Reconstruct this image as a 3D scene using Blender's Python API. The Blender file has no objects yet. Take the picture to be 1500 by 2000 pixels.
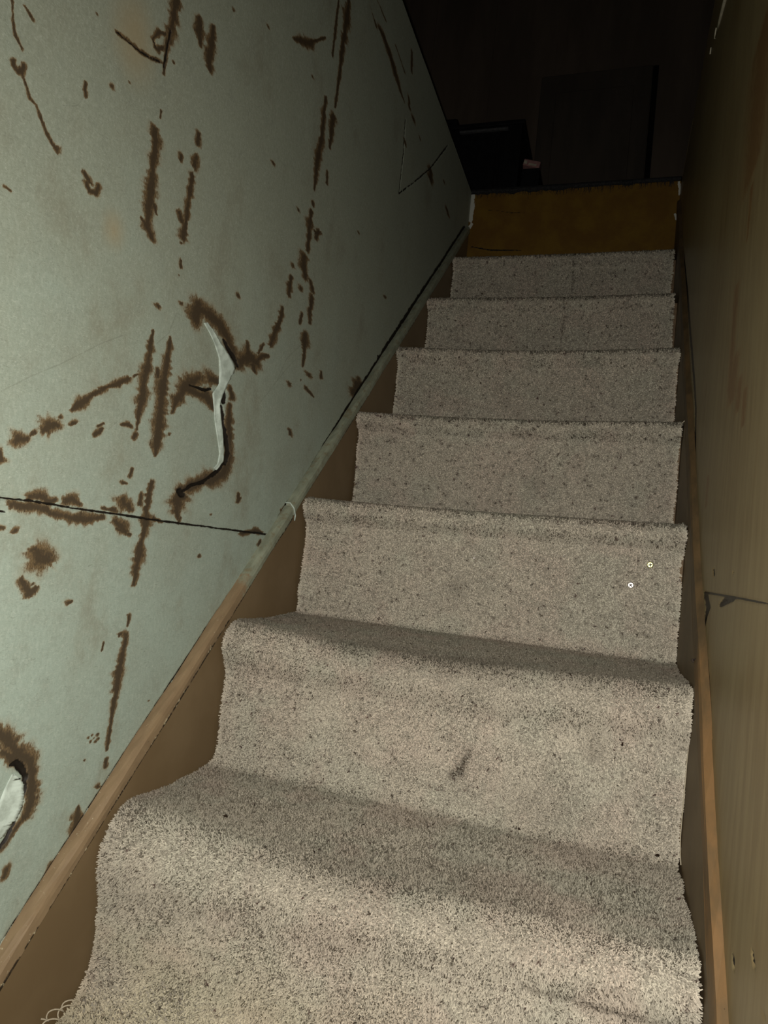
import bpy, bmesh, math
import numpy as np
from mathutils import Vector, Matrix, Quaternion
CAMM=[[0.946749, -0.311877, -0.079992], [0.305143, 0.948402, -0.086148], [0.102732, 0.057151, 0.993066]]
CAMC=[0.58434, -0.51021, 0.58351]
CAMF=1365.73
TINTP=[(0.1397, 1.1632), (0.1446, 0.927)]
PMIX=.19
FTILT=16
FLASH=9.3
FOFF=(-.012,0,.004)
PD0=520000
PD1=190000
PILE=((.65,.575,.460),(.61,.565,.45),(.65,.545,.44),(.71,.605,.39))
# strokes on the walls, in metres: (y, z, half width along the wall, half height)
STAIN=[
(1.0,[(-0.0261,1.072,0.0012,0.001),(-0.0207,1.0504,0.0018,0.0015),(-0.017,1.0429,0.0019,0.0015),(-0.0079,1.0368,0.0016,0.0013)]),
(1.0,[(-0.0065,1.0169,0.0013,0.001),(0.0037,1.0056,0.0019,0.0015),(0.0084,0.9971,0.0026,0.002),(0.0165,0.9956,0.0013,0.001),(0.0273,0.9837,0.0021,0.0016),(0.0356,0.9752,0.0028,0.0021),(0.0437,0.9691,0.0036,0.0027),(0.0468,0.9677,0.0057,0.0043)]),
(1.0,[(-0.0144,1.02,0.0031,0.0025),(-0.0148,1.0145,0.0031,0.0025),(-0.0094,1.0121,0.0037,0.003),(-0.004,1.0171,0.0032,0.0025),(-0.0038,1.024,0.0025,0.002)]),
(1.0,[(-0.0115,1.0776,0.0013,0.001),(-0.0059,1.0747,0.0019,0.0015),(-0.001,1.0722,0.002,0.0015)]),
(1.0,[(0.0779,1.1412,0.0024,0.0017)]),
(1.0,[(0.0748,1.0606,0.0024,0.0017),(0.0758,1.0507,0.004,0.0028),(0.0773,1.0465,0.0024,0.0017)]),
(1.0,[(0.1131,1.0824,0.0035,0.0023)]),
(1.0,[(0.1395,1.1051,0.0023,0.0015)]),
(1.0,[(0.1094,1.1448,0.0026,0.0018),(0.1285,1.1483,0.0037,0.0024),(0.1559,1.1541,0.0039,0.0025),(0.1911,1.1674,0.0032,0.0019)]),
(1.0,[(0.2049,1.2615,0.009,0.0053),(0.2024,1.2353,0.0089,0.0052),(0.2007,1.2168,0.0088,0.0052),(0.1979,1.1928,0.0044,0.0026),(0.1976,1.1565,0.0027,0.0016)]),
(1.0,[(0.1702,1.1833,0.0041,0.0025),(0.1766,1.1769,0.0041,0.0025),(0.1817,1.1773,0.0052,0.0032),(0.1904,1.1872,0.0043,0.0026)]),
(1.0,[(0.1702,1.1833,0.0041,0.0025),(0.1796,1.1985,0.0042,0.0026),(0.192,1.206,0.0043,0.0026)]),
(1.0,[(0.253,1.2755,0.0075,0.0042),(0.2594,1.2513,0.0101,0.0056),(0.2635,1.2435,0.0051,0.0028)]),
(1.0,[(0.2862,1.2891,0.0054,0.0029),(0.2863,1.2643,0.0106,0.0057),(0.2861,1.2344,0.0106,0.0057),(0.2905,1.2263,0.0053,0.0029)]),
(1.0,[(0.213,1.1834,0.0028,0.0017)]),
(1.0,[(0.3281,1.3468,0.0044,0.0022)]),
(1.0,[(0.4258,1.398,0.0053,0.0025)]),
(1.0,[(0.5101,1.4427,0.0062,0.0026),(0.5374,1.4589,0.0086,0.0036),(0.5661,1.4758,0.0136,0.0055),(0.5802,1.4914,0.0046,0.0019),(0.6265,1.5336,0.0033,0.0013)]),
(1.0,[(0.1993,1.1104,0.0016,0.001),(0.2001,1.1008,0.0016,0.001)]),
(1.0,[(0.2814,1.1298,0.0051,0.0028),(0.2816,1.1167,0.0051,0.0028)]),
(1.0,[(0.2817,1.0985,0.0063,0.0035),(0.281,1.0835,0.0075,0.0042)]),
(1.0,[(0.2513,1.0805,0.0059,0.0034),(0.2493,1.073,0.0047,0.0027)]),
(1.0,[(0.1934,1.0817,0.0084,0.0051),(0.1955,1.071,0.0115,0.0071),(0.1962,1.0514,0.0073,0.0045),(0.1981,1.0258,0.0073,0.0045),(0.1979,1.0057,0.0114,0.0071),(0.1998,0.9801,0.0093,0.0058),(0.1996,0.9601,0.0092,0.0058),(0.2122,0.9488,0.0074,0.0046)]),
(1.0,[(0.1877,0.9641,0.003,0.0019),(0.1987,0.9597,0.0041,0.0026)]),
(1.0,[(0.2081,0.991,0.0042,0.0026),(0.2163,0.9818,0.0021,0.0013)]),
(1.0,[(0.2793,1.0679,0.0075,0.0042),(0.2772,1.0486,0.0074,0.0042),(0.2768,1.0268,0.0061,0.0035),(0.2767,0.9979,0.0049,0.0028),(0.2757,0.9795,0.0085,0.0049)]),
(1.0,[(0.2593,1.007,0.0059,0.0034),(0.2669,0.9988,0.006,0.0035)]),
(1.0,[(0.2716,0.9704,0.003,0.0017)]),
(1.0,[(0.0894,0.9656,0.0032,0.0023),(0.0956,0.9621,0.0049,0.0034),(0.1008,0.9602,0.0033,0.0023)]),
(1.0,[(0.1118,0.9639,0.005,0.0035),(0.1103,0.9535,0.005,0.0035),(0.1,0.9515,0.0041,0.0029),(0.0949,0.957,0.004,0.0028)]),
(1.0,[(-0.0077,0.8969,0.0009,0.0007),(-0.0004,0.8972,0.0009,0.0008)]),
(1.0,[(0.6644,1.6385,0.0041,0.0015),(0.664,1.5654,0.0053,0.002),(0.6629,1.5231,0.004,0.0015)]),
(1.0,[(0.7097,1.6757,0.0058,0.0021),(0.7084,1.6316,0.0173,0.0061),(0.7027,1.5738,0.0113,0.0041),(0.702,1.5095,0.0056,0.002),(0.6989,1.4441,0.0041,0.0015)]),
(1.0,[(0.6936,1.4249,0.0135,0.005),(0.6944,1.394,0.0107,0.004),(0.6964,1.3588,0.0053,0.002)]),
(1.0,[(0.6987,1.3133,0.0053,0.002),(0.6999,1.2901,0.0053,0.002)]),
(1.0,[(0.6541,1.4349,0.0064,0.0024),(0.6554,1.3848,0.0101,0.0039),(0.6543,1.3436,0.0125,0.0049),(0.649,1.3001,0.0123,0.0048),(0.6497,1.2705,0.0073,0.0029),(0.6481,1.2496,0.0036,0.0014)]),
(1.0,[(0.6498,1.2255,0.0072,0.0029),(0.6515,1.2194,0.0048,0.0019)]),
(1.0,[(0.6496,1.2085,0.0072,0.0029),(0.6478,1.1797,0.0119,0.0048),(0.6495,1.1557,0.0071,0.0029),(0.6491,1.1308,0.0071,0.0029)]),
(1.0,[(0.675,1.1778,0.0099,0.0039),(0.6897,1.1879,0.0076,0.003),(0.6796,1.1699,0.0075,0.003)]),
(1.0,[(0.4884,1.2089,0.0066,0.003)]),
(1.0,[(0.5913,1.4332,0.0058,0.0023)]),
(1.0,[(0.5946,1.1823,0.0055,0.0023)]),
(1.0,[(0.8838,1.2778,0.0067,0.0023)]),
(1.0,[(0.8208,1.7459,0.0069,0.0022),(0.8584,1.7382,0.0072,0.0023)]),
(1.0,[(0.8809,1.7474,0.0148,0.0046),(0.9167,1.7531,0.0232,0.007),(0.9594,1.7441,0.0284,0.0084),(1.0143,1.7301,0.0258,0.0074),(1.0529,1.7203,0.0134,0.0038),(1.0858,1.7174,0.007,0.0019)]),
(1.0,[(0.8487,1.7897,0.0054,0.0017),(0.9113,1.7919,0.0058,0.0018)]),
(1.0,[(0.9892,1.7892,0.0064,0.0018),(1.0673,1.7809,0.0092,0.0026)]),
(1.0,[(1.1077,1.8646,0.0074,0.002),(1.1201,1.8186,0.0074,0.002)]),
(1.0,[(1.1172,1.748,0.0097,0.0026),(1.134,1.729,0.0098,0.0026)]),
(1.0,[(1.1704,1.7249,0.0152,0.004)]),
(1.0,[(1.1258,1.6333,0.0143,0.0039),(1.1326,1.6279,0.0096,0.0026)]),
(1.0,[(1.2422,1.7159,0.0109,0.0028)]),
(1.0,[(1.3759,1.7008,0.0247,0.006),(1.3796,1.6766,0.0309,0.0075)]),
(1.0,[(1.5206,1.7502,0.0142,0.0032)]),
(1.0,[(1.5888,1.6947,0.0224,0.0049),(1.6146,1.6875,0.0228,0.005)]),
(1.0,[(1.0982,1.216,0.0105,0.0032)]),
(1.0,[(0.5991,1.0805,0.0087,0.0037)]),
(1.0,[(0.596,1.0593,0.0064,0.0028),(0.5946,1.0398,0.0106,0.0046),(0.5947,1.0228,0.0085,0.0037)]),
(1.0,[(0.641,1.1173,0.0139,0.0057),(0.6415,1.0978,0.0162,0.0067),(0.653,1.081,0.0117,0.0048)]),
(1.0,[(0.6736,1.0836,0.0097,0.0039),(0.6917,1.0707,0.0099,0.004)]),
(1.0,[(0.6416,1.0538,0.0092,0.0038)]),
(1.0,[(0.6903,1.058,0.0098,0.0039),(0.6876,1.0317,0.0097,0.0039),(0.6915,1.0079,0.0073,0.003)]),
(1.0,[(0.6547,1.0127,0.0058,0.0024),(0.651,0.9918,0.0046,0.0019)]),
(1.0,[(0.5773,0.9929,0.0082,0.0036),(0.5718,0.9659,0.0081,0.0036),(0.5629,0.9537,0.0099,0.0045),(0.5543,0.9326,0.0097,0.0044),(0.548,0.9188,0.0077,0.0035)]),
(1.0,[(0.6774,0.9801,0.0118,0.0049),(0.681,0.9663,0.0142,0.0059),(0.682,0.9447,0.0071,0.0029),(0.6837,0.9203,0.0047,0.002)]),
(1.0,[(0.715,0.9111,0.0147,0.006)]),
(1.0,[(0.7705,0.9327,0.008,0.0031),(0.7707,0.9222,0.008,0.0031)]),
(1.0,[(0.6371,0.8732,0.0109,0.0047)]),
(1.0,[(0.6818,0.8919,0.0047,0.0019)]),
(1.0,[(0.7077,0.8838,0.0097,0.004),(0.7445,0.8757,0.0038,0.0015)]),
(1.0,[(0.4283,0.959,0.0064,0.0032)]),
(1.0,[(0.2411,0.8724,0.0055,0.0033)]),
(1.0,[(0.2887,0.8931,0.0061,0.0035)]),
(1.0,[(0.276,0.9488,0.003,0.0017),(0.2779,0.9396,0.003,0.0017)]),
(1.0,[(0.2756,0.9273,0.0024,0.0014)]),
(1.0,[(0.326,0.9065,0.0157,0.0087),(0.3245,0.8829,0.0155,0.0087)]),
(1.0,[(0.3325,0.9007,0.0185,0.0102),(0.3565,0.9019,0.0166,0.009),(0.3855,0.899,0.0175,0.0092),(0.4071,0.8881,0.0151,0.0078),(0.4274,0.8729,0.014,0.0072),(0.4402,0.858,0.0143,0.0072)]),
(1.0,[(0.4474,0.8543,0.0145,0.0073),(0.4729,0.8719,0.0185,0.0091),(0.4884,0.8783,0.019,0.0092),(0.5067,0.8751,0.0143,0.0068),(0.5245,0.8918,0.0092,0.0043),(0.5452,0.899,0.0048,0.0022)]),
(1.0,[(0.4998,0.867,0.0106,0.0051),(0.5052,0.8591,0.0071,0.0034)]),
(1.0,[(0.4702,0.8981,0.0051,0.0025),(0.4774,0.8817,0.0136,0.0067)]),
(1.0,[(0.5116,0.8923,0.0045,0.0021),(0.5251,0.9123,0.0046,0.0022)]),
(1.0,[(0.2988,0.7438,0.0036,0.0021),(0.3046,0.7623,0.0109,0.0064),(0.3169,0.7798,0.0149,0.0086),(0.3339,0.7953,0.0168,0.0095),(0.3499,0.8063,0.0147,0.0081)]),
(1.0,[(0.3249,0.7833,0.0101,0.0058),(0.3506,0.7839,0.0093,0.0052),(0.3775,0.7853,0.0126,0.0068),(0.3892,0.7765,0.01,0.0054),(0.399,0.7709,0.0058,0.0031)]),
(1.0,[(0.3829,0.8122,0.0156,0.0084),(0.3983,0.814,0.0102,0.0054)]),
(1.0,[(0.4375,0.8139,0.0078,0.004),(0.4451,0.8011,0.0095,0.0048)]),
(1.0,[(0.4416,0.7888,0.0047,0.0024),(0.4438,0.7649,0.0109,0.0056),(0.4506,0.7417,0.011,0.0057),(0.4529,0.7176,0.011,0.0057),(0.4527,0.6972,0.0125,0.0065),(0.4428,0.6795,0.0168,0.0088),(0.4185,0.6682,0.019,0.0102),(0.3903,0.6606,0.0152,0.0084),(0.3666,0.6515,0.0145,0.0082),(0.3428,0.642,0.0164,0.0095),(0.336,0.6266,0.0161,0.0094),(0.3353,0.612,0.0111,0.0065),(0.3414,0.6001,0.0037,0.0022)]),
(1.0,[(0.2371,0.8383,0.0021,0.0013),(0.2354,0.8141,0.0064,0.004),(0.2354,0.7871,0.0084,0.0053),(0.2329,0.773,0.0094,0.0059),(0.2319,0.7461,0.0093,0.0059),(0.2299,0.7243,0.0051,0.0033),(0.2304,0.7059,0.0026,0.0016)]),
(1.0,[(0.2294,0.7004,0.0041,0.0026),(0.2265,0.6946,0.004,0.0026)]),
(1.0,[(0.2745,0.8405,0.0035,0.0021),(0.275,0.8209,0.0069,0.0041),(0.2738,0.7981,0.0092,0.0055),(0.2716,0.7696,0.0113,0.0068),(0.2737,0.7423,0.0124,0.0075),(0.2746,0.7147,0.0112,0.0068),(0.274,0.6952,0.0089,0.0055),(0.2737,0.68,0.0028,0.0017)]),
(1.0,[(0.2558,0.793,0.0033,0.002),(0.2588,0.7835,0.0055,0.0034)]),
(1.0,[(0.0289,0.6423,0.005,0.0041),(0.0313,0.6349,0.005,0.0041)]),
(1.0,[(0.0454,0.6572,0.0059,0.0047),(0.05,0.6613,0.0079,0.0063),(0.0592,0.6619,0.0054,0.0043)]),
(1.0,[(0.0637,0.6676,0.0021,0.0016),(0.0685,0.6713,0.0028,0.0022)]),
(1.0,[(0.0799,0.6747,0.005,0.0038),(0.0874,0.6818,0.0117,0.0088),(0.0964,0.6848,0.0067,0.005)]),
(1.0,[(0.1008,0.6942,0.003,0.0022)]),
(1.0,[(0.1157,0.7062,0.0032,0.0023),(0.1297,0.7171,0.0074,0.0053),(0.1441,0.7296,0.0034,0.0024),(0.1634,0.743,0.0045,0.003)]),
(1.0,[(0.1552,0.7397,0.0026,0.0018),(0.18,0.7511,0.0046,0.0031),(0.1944,0.76,0.0077,0.005),(0.2029,0.7662,0.0049,0.0032)]),
(1.0,[(0.2118,0.7712,0.003,0.0019),(0.22,0.7755,0.002,0.0013)]),
(1.0,[(0.1171,0.689,0.0031,0.0023),(0.1237,0.6922,0.0048,0.0035)]),
(1.0,[(0.1565,0.685,0.0035,0.0024),(0.1641,0.6908,0.0053,0.0036),(0.1678,0.6946,0.0044,0.003)]),
(1.0,[(0.1604,0.6968,0.0026,0.0018),(0.1692,0.7017,0.0027,0.0018)]),
(1.0,[(0.2005,0.707,0.0029,0.0019),(0.2117,0.7093,0.0049,0.0032),(0.2189,0.7081,0.003,0.0019)]),
(1.0,[(0.2978,0.7137,0.0029,0.0017)]),
(1.0,[(0.6559,0.791,0.0066,0.0029),(0.6619,0.7844,0.0089,0.0038)]),
(1.0,[(0.2307,0.6564,0.002,0.0013),(0.2277,0.6462,0.003,0.0019)]),
(1.0,[(0.2159,0.6355,0.0039,0.0026),(0.2237,0.6358,0.002,0.0013)]),
(1.0,[(0.4994,0.6544,0.005,0.0025),(0.4984,0.6442,0.0067,0.0033)]),
(1.0,[(0.2732,0.6434,0.0055,0.0034),(0.2697,0.628,0.0065,0.0041),(0.2687,0.6108,0.0065,0.0041),(0.2698,0.5939,0.0097,0.0061),(0.2678,0.5768,0.0085,0.0054),(0.2662,0.5632,0.0064,0.004),(0.2648,0.543,0.0095,0.006),(0.2628,0.5262,0.0083,0.0053),(0.2621,0.5081,0.0041,0.0027)]),
(1.0,[(0.254,0.6262,0.0042,0.0027),(0.2545,0.6128,0.0042,0.0027)]),
(1.0,[(0.0495,0.5929,0.0052,0.0042),(0.0748,0.5932,0.0069,0.0054),(0.0975,0.5925,0.0058,0.0044)]),
(1.0,[(0.0732,0.6023,0.0055,0.0043),(0.0868,0.6048,0.0071,0.0055),(0.0998,0.6006,0.0044,0.0033),(0.1091,0.6027,0.0038,0.0028)]),
(1.0,[(0.1257,0.6044,0.0055,0.004),(0.1339,0.607,0.008,0.0058),(0.1461,0.6023,0.0041,0.0029)]),
(1.0,[(0.1056,0.5882,0.006,0.0045),(0.1288,0.5866,0.0087,0.0064),(0.1618,0.5845,0.0093,0.0066),(0.1868,0.5907,0.0054,0.0037)]),
(1.0,[(0.1849,0.6011,0.0045,0.0031),(0.208,0.6007,0.0057,0.0038)]),
(1.0,[(0.2196,0.6159,0.0078,0.0051),(0.2266,0.6101,0.0128,0.0084),(0.2366,0.6045,0.0081,0.0052)]),
(1.0,[(0.2105,0.5875,0.0066,0.0044),(0.2262,0.5808,0.0088,0.0058),(0.2335,0.5735,0.005,0.0032)]),
(1.0,[(0.2151,0.5782,0.0029,0.0019),(0.2426,0.5727,0.0041,0.0026)]),
(1.0,[(0.2856,0.5972,0.0056,0.0034),(0.3068,0.5932,0.0023,0.0014)]),
(1.0,[(0.5209,0.59,0.0068,0.0034),(0.5686,0.598,0.0092,0.0044),(0.5953,0.596,0.0058,0.0027)]),
(1.0,[(0.3447,0.596,0.0038,0.0022),(0.3473,0.602,0.0038,0.0022)]),
(1.0,[(0.0408,0.5687,0.0031,0.0026),(0.0445,0.5689,0.0025,0.0021)]),
(1.0,[(0.0568,0.5644,0.0026,0.0021),(0.061,0.5668,0.004,0.0032)]),
(1.0,[(0.0912,0.5455,0.0085,0.0066),(0.1008,0.5391,0.0145,0.0111),(0.1108,0.5365,0.0104,0.0079)]),
(1.0,[(0.0839,0.5469,0.0042,0.0033),(0.0906,0.5487,0.0042,0.0033)]),
(1.0,[(0.0768,0.5158,0.0054,0.0043),(0.0852,0.506,0.0062,0.0049),(0.0891,0.4993,0.0056,0.0044)]),
(1.0,[(0.088,0.5016,0.0042,0.0033),(0.0977,0.5069,0.0057,0.0044)]),
(1.0,[(0.0927,0.5113,0.0028,0.0022)]),
(1.0,[(0.1492,0.4884,0.004,0.0029),(0.1538,0.4894,0.0024,0.0018)]),
(1.0,[(0.4072,0.5487,0.0042,0.0023)]),
(1.0,[(0.4245,0.6136,0.0029,0.0016)]),
(1.0,[(0.5044,0.6473,0.005,0.0025),(0.4976,0.6407,0.005,0.0025)]),
(1.0,[(0.2595,0.4677,0.0041,0.0027),(0.2599,0.4551,0.0025,0.0017)]),
(1.0,[(0.2449,0.4444,0.0034,0.0023),(0.2515,0.4465,0.002,0.0013)]),
(1.0,[(0.2581,0.4433,0.0061,0.004),(0.2568,0.4237,0.006,0.004),(0.2526,0.398,0.0079,0.0052),(0.252,0.3754,0.0078,0.0052),(0.25,0.3595,0.0049,0.0033),(0.2498,0.3402,0.0029,0.002),(0.2492,0.3274,0.0039,0.0026),(0.2489,0.3082,0.0048,0.0032),(0.2478,0.2988,0.0019,0.0013)]),
(1.0,[(0.2489,0.2877,0.0029,0.0019),(0.2498,0.2779,0.0038,0.0026)]),
(1.0,[(0.2106,0.3223,0.0022,0.0016)]),
(1.0,[(0.2165,0.3241,0.0022,0.0016)]),
(1.0,[(0.2266,0.3232,0.0023,0.0016)]),
(1.0,[(0.2285,0.3178,0.0023,0.0016)]),
(1.0,[(0.2235,0.3151,0.0023,0.0016)]),
(1.0,[(0.2152,0.3163,0.0022,0.0016)]),
(1.0,[(0.2208,0.3201,0.0018,0.0013)]),
(1.0,[(0.3232,0.3485,0.0023,0.0014)]),
(1.0,[(0.2187,0.437,0.0019,0.0013),(0.2167,0.4278,0.0014,0.0009)]),
(1.0,[(0.0753,0.3564,0.0103,0.0085),(0.0841,0.3503,0.0092,0.0075),(0.0909,0.3408,0.0093,0.0076),(0.1054,0.3267,0.0131,0.0105),(0.1195,0.3178,0.0114,0.009),(0.1264,0.3021,0.0094,0.0073),(0.1299,0.2817,0.0094,0.0073),(0.1293,0.268,0.0101,0.0079),(0.1252,0.2582,0.0071,0.0056),(0.1162,0.2491,0.0049,0.0039),(0.1072,0.2413,0.0047,0.0038),(0.0974,0.2325,0.0039,0.0032)]),
(1.0,[(0.082,0.3349,0.0078,0.0064),(0.0967,0.3261,0.0081,0.0065)]),
(1.0,[(0.1077,0.2058,0.006,0.0049),(0.1062,0.1989,0.0053,0.0044)]),
(1.0,[(0.2086,0.2408,0.0026,0.0019),(0.2085,0.2269,0.0094,0.0068),(0.2092,0.2133,0.0103,0.0074),(0.206,0.2023,0.0051,0.0037)]),
(1.0,[(0.2389,0.2554,0.0046,0.0032)]),
(1.0,[(0.2092,0.2956,0.0017,0.0012)]),
(1.0,[(0.175,0.1842,0.0039,0.003),(0.1652,0.1736,0.0023,0.0018)]),
(1.0,[(0.1901,0.189,0.0041,0.003),(0.1828,0.1847,0.0032,0.0024)]),
(1.0,[(0.9864,0.9679,0.0211,0.0071),(0.955,0.9359,0.0236,0.0082)]),
(1.0,[(0.5873,0.574,0.0094,0.0045),(0.591,0.5822,0.0057,0.0027)]),
(1.0,[(0.9772,0.9751,0.0139,0.0047)]),
(1.0,[(0.6796,0.6542,0.0066,0.0029),(0.6619,0.6381,0.0064,0.0028)])]
CORE=[
(1.0,[(0.036,0.5983,0.0014,0.0011),(0.0751,0.5992,0.0015,0.0012),(0.1429,0.5972,0.0018,0.0013),(0.2331,0.5963,0.0024,0.0016),(0.286,0.5951,0.0022,0.0014),(0.4405,0.5941,0.0027,0.0014),(0.6193,0.5937,0.0036,0.0017)]),
(1.0,[(0.4044,0.88,0.0045,0.0023),(0.4184,0.8717,0.0061,0.0032),(0.4306,0.8657,0.007,0.0036),(0.4431,0.8589,0.0056,0.0028),(0.4507,0.8537,0.004,0.002)]),
(1.0,[(0.4224,0.8196,0.0061,0.0032),(0.4213,0.8041,0.0076,0.0039),(0.4232,0.7885,0.0061,0.0032)]),
(1.0,[(0.4179,0.7784,0.0067,0.0035),(0.424,0.7646,0.0068,0.0036),(0.434,0.7466,0.0069,0.0036),(0.4452,0.7309,0.007,0.0036),(0.4507,0.7132,0.0062,0.0032),(0.4484,0.6957,0.0046,0.0024)]),
(1.0,[(0.4438,0.6958,0.0038,0.002),(0.4301,0.6825,0.0045,0.0024),(0.4094,0.6701,0.005,0.0027),(0.3906,0.6591,0.0048,0.0027),(0.3616,0.6502,0.0033,0.0019),(0.3457,0.6401,0.0038,0.0022)]),
(1.0,[(0.3322,0.7911,0.0023,0.0013),(0.349,0.7918,0.0033,0.0018),(0.3715,0.7938,0.0039,0.0021),(0.3844,0.7986,0.0035,0.0019)]),
(1.0,[(0.3702,0.8836,0.0028,0.0015),(0.3792,0.8749,0.0029,0.0015)]),
(1.0,[(0.3384,0.6393,0.0075,0.0044),(0.3431,0.6347,0.0076,0.0044)]),
(1.0,[(0.0959,0.3188,0.0027,0.0022),(0.1026,0.3193,0.0041,0.0033),(0.1109,0.3106,0.0049,0.0039),(0.1175,0.3001,0.0042,0.0033),(0.1181,0.2878,0.0035,0.0028),(0.1171,0.2772,0.0028,0.0022),(0.1155,0.2656,0.0028,0.0022),(0.1093,0.2536,0.0027,0.0022),(0.1021,0.2399,0.0027,0.0022),(0.0953,0.2333,0.0026,0.0022)]),(0.3,[(1.1239,1.4965,0.0032,0.0009),(1.237,1.5901,0.0037,0.001),(1.3733,1.707,0.0043,0.001),(1.5259,1.8691,0.0044,0.001)]),(0.3,[(1.1111,1.6867,0.0019,0.0005),(1.1232,1.6018,0.0014,0.0004),(1.1239,1.4965,0.0018,0.0005)]),(0.8,[(0.1129,0.1245,0.001,0.0008),(0.2683,0.2718,0.0015,0.001),(0.4455,0.4354,0.0026,0.0014),(0.6199,0.591,0.0036,0.0017),(0.7548,0.7251,0.005,0.002),(0.9851,0.9495,0.007,0.0024),(1.1319,1.091,0.0085,0.0026),(1.848,1.7639,0.0121,0.0024)]),(0.9,[(0.6539,0.6279,0.0063,0.0028),(0.6796,0.6542,0.0077,0.0034),(0.7076,0.6767,0.0058,0.0025)]),(0.9,[(0.9721,0.9354,0.0103,0.0035),(0.9986,0.9627,0.0089,0.003)]),(0.9,[(1.0998,1.0628,0.0122,0.0038)]),(0.9,[(0.6263,0.5978,0.006,0.0028)]),(0.6,[(0.1109,1.146,0.0009,0.0006),(0.156,1.1536,0.0015,0.0009),(0.1891,1.1667,0.0011,0.0006)]),(0.6,[(0.2007,1.2168,0.0022,0.0013),(0.1967,1.1661,0.0011,0.0006)]),(0.6,[(0.1726,1.1818,0.0015,0.0009),(0.1784,1.1782,0.0016,0.001)]),(0.5,[(0.18,1.1861,0.001,0.0006)]),(0.5,[(0.2048,1.2511,0.0017,0.001)])]
FAINT=[(0.6,[(0.0192,0.7021,0.0012,0.001),(0.0537,0.7271,0.0014,0.0011),(0.0923,0.7519,0.0015,0.0011),(0.1498,0.7933,0.0018,0.0012),(0.1824,0.8133,0.0019,0.0012),(0.2163,0.816,0.0016,0.001),(0.2466,0.8231,0.0017,0.0011),(0.27,0.846,0.0021,0.0012),(0.281,0.8781,0.0021,0.0013),(0.3148,0.8743,0.0018,0.001)]),(0.5,[(0.4339,0.8995,0.0019,0.001),(0.4709,0.895,0.002,0.001)]),(0.5,[(0.1976,0.5071,0.0009,0.0006),(0.2099,0.4899,0.0009,0.0006),(0.2334,0.4801,0.001,0.0006)]),(0.5,[(0.0437,0.8673,0.0007,0.0005),(0.0227,0.8533,0.0006,0.0005),(0.0428,0.8522,0.0007,0.0005)]),(0.5,[(0.5396,0.8519,0.0019,0.0009),(0.585,0.864,0.002,0.0009),(0.6138,0.9142,0.0021,0.0009),(0.669,0.9585,0.0023,0.001)]),(0.3,[(0.5312,0.8099,0.0015,0.0007),(0.6182,0.8966,0.0017,0.0007),(0.6928,0.958,0.0019,0.0008)]),(0.3,[(0.3572,0.5969,0.001,0.0006),(0.4369,0.6106,0.0012,0.0006),(0.4778,0.6346,0.0013,0.0007)])]
RCORE=[(1,[(0.5284,0.5741,0.0134,0.0017),(0.2738,0.5743,0.0074,0.0013),(0.13,0.5733,0.0048,0.001)]),(1,[(0.516,0.571,0.0262,0.0034),(0.4873,0.5565,0.0248,0.0033),(0.4994,0.5426,0.0128,0.0017),(0.5162,0.5178,0.0108,0.0014)]),(1,[(0.3884,0.5625,0.0159,0.0024),(0.35,0.5691,0.0253,0.004),(0.3102,0.5721,0.0164,0.0027)]),(1,[(0.5143,0.5146,0.0081,0.001),(0.4592,0.4904,0.0073,0.001),(0.4082,0.4494,0.0066,0.0009),(0.3754,0.4136,0.0063,0.0009)]),(1,[(0.3497,0.3666,0.0061,0.0008),(0.2996,0.2958,0.0045,0.0006),(0.2397,0.2351,0.0039,0.0006),(0.2035,0.201,0.0036,0.0005)]),(1,[(0.8491,0.8985,0.0155,0.0019),(0.7393,0.7104,0.0141,0.0017),(0.5909,0.5742,0.0121,0.0015)]),(1,[(1.6576,1.5924,0.0253,0.003),(1.3212,1.3169,0.0212,0.0025),(0.9932,1.0365,0.0172,0.0021),(0.8491,0.8985,0.0155,0.0019)]),(0.7,[(0.4616,0.6048,0.0046,0.0006),(0.4529,0.597,0.0059,0.0008)]),(0.7,[(0.3162,0.6003,0.0066,0.0011)]),(0.7,[(0.165,0.2774,0.003,0.0005),(0.162,0.2706,0.003,0.0005)]),(0.7,[(0.098,0.3156,0.0039,0.0008),(0.0883,0.3101,0.0048,0.0009)]),(0.7,[(0.0554,0.2983,0.0017,0.0004),(0.047,0.298,0.0025,0.0005)])]
RRUST=[(0.6,[(0.4384,0.9621,0.0186,0.0032),(0.4403,0.8967,0.0153,0.0026),(0.4377,0.8305,0.0196,0.0032)]),(0.6,[(0.4099,0.8613,0.0255,0.0044),(0.4182,0.8127,0.0303,0.005)]),(0.6,[(0.3217,0.8007,0.0121,0.0022),(0.321,0.7609,0.0092,0.0017)]),(0.6,[(0.581,0.7401,0.0109,0.0015),(0.5774,0.6952,0.0111,0.0015)]),(0.6,[(0.3625,0.8231,0.0133,0.0024),(0.3644,0.7877,0.0169,0.0029)]),(0.6,[(0.376,1.0616,0.0094,0.0018),(0.3828,0.996,0.0065,0.0012)]),(0.5,[(0.3862,1.2605,0.0747,0.0156),(0.384,1.1682,0.0613,0.0123),(0.3849,1.0856,0.0569,0.0111)])]
FLAP_L=[(0.345,0.8856),(0.3619,0.8769),(0.3785,0.8653),(0.3951,0.8486),(0.401,0.8282),(0.4033,0.8114),(0.3884,0.7934),(0.3976,0.7706),(0.4023,0.756),(0.4142,0.7347),(0.4272,0.7092),(0.4248,0.6929),(0.415,0.6843)]
FLAP_R=[(0.355,0.8899),(0.372,0.8819),(0.3852,0.8738),(0.4214,0.8581),(0.4395,0.8471),(0.4257,0.8254),(0.4104,0.7989),(0.4043,0.78),(0.4121,0.7644),(0.4225,0.7443),(0.4337,0.7208),(0.4385,0.699),(0.4227,0.6822)]
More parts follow.
